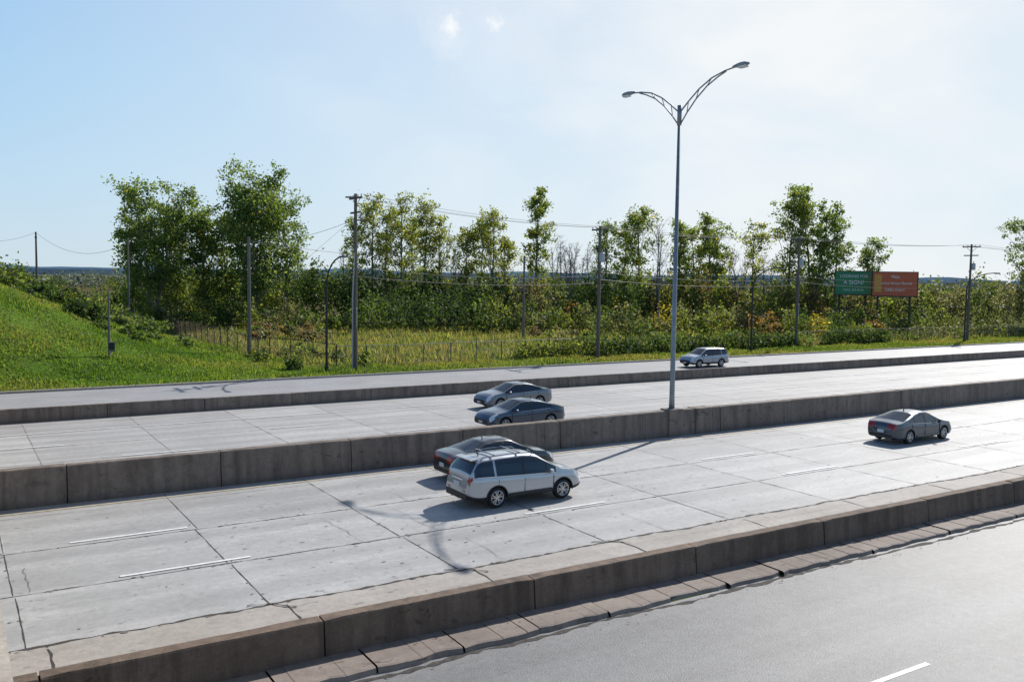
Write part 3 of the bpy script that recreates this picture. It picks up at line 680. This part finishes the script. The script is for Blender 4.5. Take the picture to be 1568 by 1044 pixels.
    def fixn(o):
        bm=bmesh.new(); bm.from_mesh(o.data); bmesh.ops.recalc_face_normals(bm,faces=bm.faces); bm.to_mesh(o.data); bm.free()
    fixn(body)
    c=B()
    for sx in(fx-wb,fx):
        for sy in(-1,1): c.tube([(sx,sy*(W-.30),wr),(sx,sy*(W+.2),wr)],wr+.055,28,2)
    cut=c.obj('cutter',mats); fixn(cut)
    md=body.modifiers.new('b','BOOLEAN'); md.operation='DIFFERENCE'; md.object=cut; md.solver='EXACT'
    dg=bpy.context.evaluated_depsgraph_get(); nm=bpy.data.meshes.new_from_object(body.evaluated_get(dg)); body.modifiers.clear(); body.data=nm
    bpy.data.objects.remove(cut)
    try: nm.set_sharp_from_angle(angle=math.radians(35))
    except Exception: pass
    body.parent=e
    for i,(sx,sy) in enumerate([(fx-wb,-1),(fx-wb,1),(fx,-1),(fx,1)]):
        b=B(); r=wr
        b.lathe([(r*.62,-.105),(r*.9,-.11),(r*.98,-.085),(r,-.05),(r,.05),(r*.98,.085),(r*.9,.11),(r*.62,.105)],28,0)
        b.lathe([(r*.70,-.112),(r*.66,-.118),(r*.60,-.10),(r*.58,.05)],28,1)
        b.lathe([(r*.7,.0),(.001,.0)],20,2)
        b.lathe([(r*.17,-.085),(r*.15,-.10),(.001,-.10)],12,1); b.lathe([(r*.17,-.085),(r*.17,0)],12,1)
        for k_ in range(10):
            a=2*math.pi*(k_+(.25 if k_%2 else -.0))/10; R=Matrix.Rotation(-a,3,'Y')
            b.box(R@Vector((r*.38,-.075,0)),(r*.52,.03,.035),1,R)
        o=b.obj('wheel_%d'%(i+1),[M_tyre,M_rim,M_trim],e,False,(sx,sy*(W-.125),wr)); o.rotation_euler=(0,random.uniform(0,1),0 if sy<0 else math.pi)
        o.data.polygons.foreach_set('use_smooth',[True]*len(o.data.polygons))
        try: o.data.set_sharp_from_angle(angle=math.radians(30))
        except Exception: pass
    b=B()
    for s in(-1,1):
        mz=1.06 if suv else .97
        b.tube([(.92,s*(W+.10),mz),(.86,s*(W+.10),mz),(.78,s*(W+.10),mz)],[.05,.085,.08],10,0); b.box((.82,s*(W-.01),mz-.05),(.07,.16,.05),1)
        hz=.86 if suv else .77
        for hx in(-.02,-1.06): b.box((hx,s*(W+.006),hz),(.17,.03,.028),0)
        for sx in(fx-wb,fx):
            pts=[(sx+(wr+.06)*math.cos(a),s*(float(wid(np.array(sx+(wr+.06)*math.cos(a))))*.99),wr+(wr+.06)*math.sin(a)) for a in np.linspace(-.1,math.pi+.1,15)]
            b.tube(pts,.026 if suv else .014,6,1 if suv else 0)
        for lx,z0,z1 in((1.02,zb+.2,.88),(-.17,zb+.12,.9),(-1.20,wr+.42,.96)):
            b.box((lx,s*(W-.004),(z0+z1)/2),(.012,.02,z1-z0),1)
        g=[k for k in range(len(xs)) if gh[0]<=xs[k]<=gh[1]+.01]
        b.tube([(xs[k],s*(ww[k]*.957),zs[k]+.004) for k in g],.013,5,2)
        b.box((.085,s*(W-.014),zb+.13),(1.74,.05,.10 if suv else .05),1 if suv else 0)
    b.obj('mirrors_handles_doors',[P,M_trim,M_chrome],e)
    b=B()
    if suv: b.box((-2.285,0,.97),(.04,.7,.035),4); b.box((-2.335,0,.44),(.04,1.35,.2),3); b.box((-2.322,0,.80),(.03,.36,.17),2); b.box((-2.335,.52,.62),(.02,.16,.05),0); b.box((-2.335,-.52,.62),(.02,.16,.05),0)
    else: b.box((-2.362,0,.60),(.02,.34,.15),2); b.box((-2.352,0,.40),(.03,1.2,.13),3)
    b.box((L/2+.0,0,.50),(.04,.9,.16),3); b.box((L/2+.015,0,.42),(.03,.34,.1),2)
    b.tube([(-.6 if not suv else -1.5,0,zt.max()+.02),(-.66 if not suv else -1.58,0,zt.max()+.11)],[.03,.012],6,3)
    b.obj('lamps_plate_bumpers',[M_red,M_head,M_plate,M_trim,M_chrome],e)
    if name=='silver_suv':
        b=B()
        for s in(-1,1):
            b.tube([(-1.75,s*.60,1.62),(-1.65,s*.60,1.69),(-.6,s*.59,1.72),(.2,s*.58,1.69),(.3,s*.58,1.63)],.018,6)
        b.box((-1.25,0,1.74),(.06,1.25,.025),0); b.box((-.25,0,1.745),(.06,1.25,.025),0)
        b.obj('roof_rack',M_galv,e)
        b=B(); b.box((-1.95,0,1.615),(.26,1.10,.03),0,Matrix.Rotation(-.1,3,'Y')); b.obj('roof_spoiler',P,e)
    return e
car('silver_suv',(16.55,25.85,.02),0,(.46,.48,.50),'suv',.45)
car('dark_sedan',(17.95,29.5,.02),0,(.03,.031,.036),'sedan')
car('grey_sedan',(40.0,26.4,.02),0,(.055,.07,.09),'fastback')
car('grey_coupe',(28.4,44.7,.02),math.pi,(.17,.18,.20),'sedan')
car('blue_grey_sedan',(24.9,38.5,.02),math.pi,(.045,.07,.105),'fastback')
car('silver_crossover',(57.0,58.0,.02),math.pi,(.32,.36,.41),'suv',.4)
# ------------------------------------------------------------ light, sky, camera
sd=Vector((18.75,8.65,17.1)).normalized(); el=math.asin(sd.z); az=math.atan2(sd.x,sd.y)
sl_=bpy.data.lights.new('sun','SUN'); sl_.energy=5.0; sl_.angle=math.radians(.53); sl_.color=(1,.965,.91)
so=bpy.data.objects.new('sun',sl_); COL.objects.link(so); so.rotation_euler=sd.to_track_quat('Z','Y').to_euler(); so.location=(60,40,60)
w=bpy.data.worlds.new('World'); S.world=w; w.use_nodes=True; nt=w.node_tree; bg=nt.nodes['Background']
sky=N(nt,'ShaderNodeTexSky'); sky.sky_type='NISHITA'; sky.sun_disc=False; sky.sun_elevation=el; sky.sun_rotation=az; sky.air_density=1.0; sky.dust_density=.5; sky.ozone_density=2.0; sky.altitude=50
tc=N(nt,'ShaderNodeTexCoord').outputs['Generated']
sp3=N(nt,'ShaderNodeSeparateXYZ'); nt.links.new(tc,sp3.inputs[0])
rp=N(nt,'ShaderNodeValToRGB'); nt.links.new(sp3.outputs[2],rp.inputs['Fac']); cr=rp.color_ramp
cr.elements[0].position=0; cr.elements[0].color=(.66,.81,.92,1); cr.elements[1].position=1; cr.elements[1].color=(.05,.11,.26,1)
for ps,cl in((.10,(.56,.78,.97)),(.20,(.42,.70,.98)),(.30,(.28,.57,.94)),(.42,(.09,.22,.50))):
    e_=cr.elements.new(ps); e_.color=(*cl,1)
hz=mixc(nt,1.0,rp.outputs[0],(8.3,8.3,8.3),'MULTIPLY')
col=mixc(nt,.88,sky.outputs[0],hz)
dt=N(nt,'ShaderNodeVectorMath',operation='DOT_PRODUCT'); nt.links.new(tc,dt.inputs[0]); dt.inputs[1].default_value=tuple(sd)
lowsky=maprange(nt,sp3.outputs[2],.30,.5,1,.25)
col=mixc(nt,math_(nt,'MULTIPLY',maprange(nt,dt.outputs['Value'],.42,.95,0,.85),lowsky),col,(7.8,8.15,8.35))
wsp=N(nt,'ShaderNodeTexNoise'); wsp.inputs['Scale'].default_value=3.2; wsp.inputs['Detail'].default_value=8; wsp.inputs['Roughness'].default_value=.5; wsp.inputs['Distortion'].default_value=.3
mp_=N(nt,'ShaderNodeMapping'); mp_.inputs['Scale'].default_value=(1,1,2.2); mp_.inputs['Location'].default_value=(.35,.1,.2); nt.links.new(tc,mp_.inputs[0]); nt.links.new(mp_.outputs[0],wsp.inputs['Vector'])
wisp=math_(nt,'MULTIPLY',math_(nt,'MULTIPLY',maprange(nt,wsp.outputs['Fac'],.42,.68,0,.85),maprange(nt,dt.outputs['Value'],.60,.82,0,1)),lowsky)
col=mixc(nt,wisp,col,(8.5,8.6,8.6))
nv=N(nt,'ShaderNodeTexNoise'); nv.inputs['Scale'].default_value=70; nv.inputs['Detail'].default_value=6; nv.inputs['Roughness'].default_value=.65; nt.links.new(tc,nv.inputs['Vector'])
off=N(nt,'ShaderNodeVectorMath',operation='MULTIPLY_ADD'); nt.links.new(nv.outputs['Color'],off.inputs[0]); off.inputs[1].default_value=(.034,.034,.034); nt.links.new(tc,off.inputs[2])
for d0,rad,amt in(((.456,.850,.263),.013,.95),((.495,.827,.2675),.010,.8),((.452,.853,.252),.030,.35),((.50,.83,.24),.07,.22)):
    vd=N(nt,'ShaderNodeVectorMath',operation='DISTANCE'); nt.links.new(off.outputs[0],vd.inputs[0]); vd.inputs[1].default_value=tuple(c+.017 for c in d0)
    col=mixc(nt,maprange(nt,vd.outputs['Value'],0,rad,amt,0),col,(9.0,9.0,9.0))
nt.links.new(col,bg.inputs['Color']); bg.inputs['Strength'].default_value=.112
cam=bpy.data.cameras.new('camera'); co=bpy.data.objects.new('camera',cam); COL.objects.link(co); S.camera=co
cam.lens=31.43; cam.sensor_width=36; cam.clip_end=20000; cam.clip_start=.05
p=math.radians(4.05); r=.014
fwd=Vector((SA*math.cos(p),CA*math.cos(p),-math.sin(p))); right=Vector((CA,-SA,0)); up=right.cross(fwd)
r2=right*math.cos(r)+up*math.sin(r); u2=up*math.cos(r)-right*math.sin(r)
co.matrix_world=Matrix(((r2.x,u2.x,-fwd.x,0),(r2.y,u2.y,-fwd.y,0),(r2.z,u2.z,-fwd.z,CAMZ),(0,0,0,1)))
S.view_settings.view_transform='Standard'; S.view_settings.look='None'; S.view_settings.exposure=0
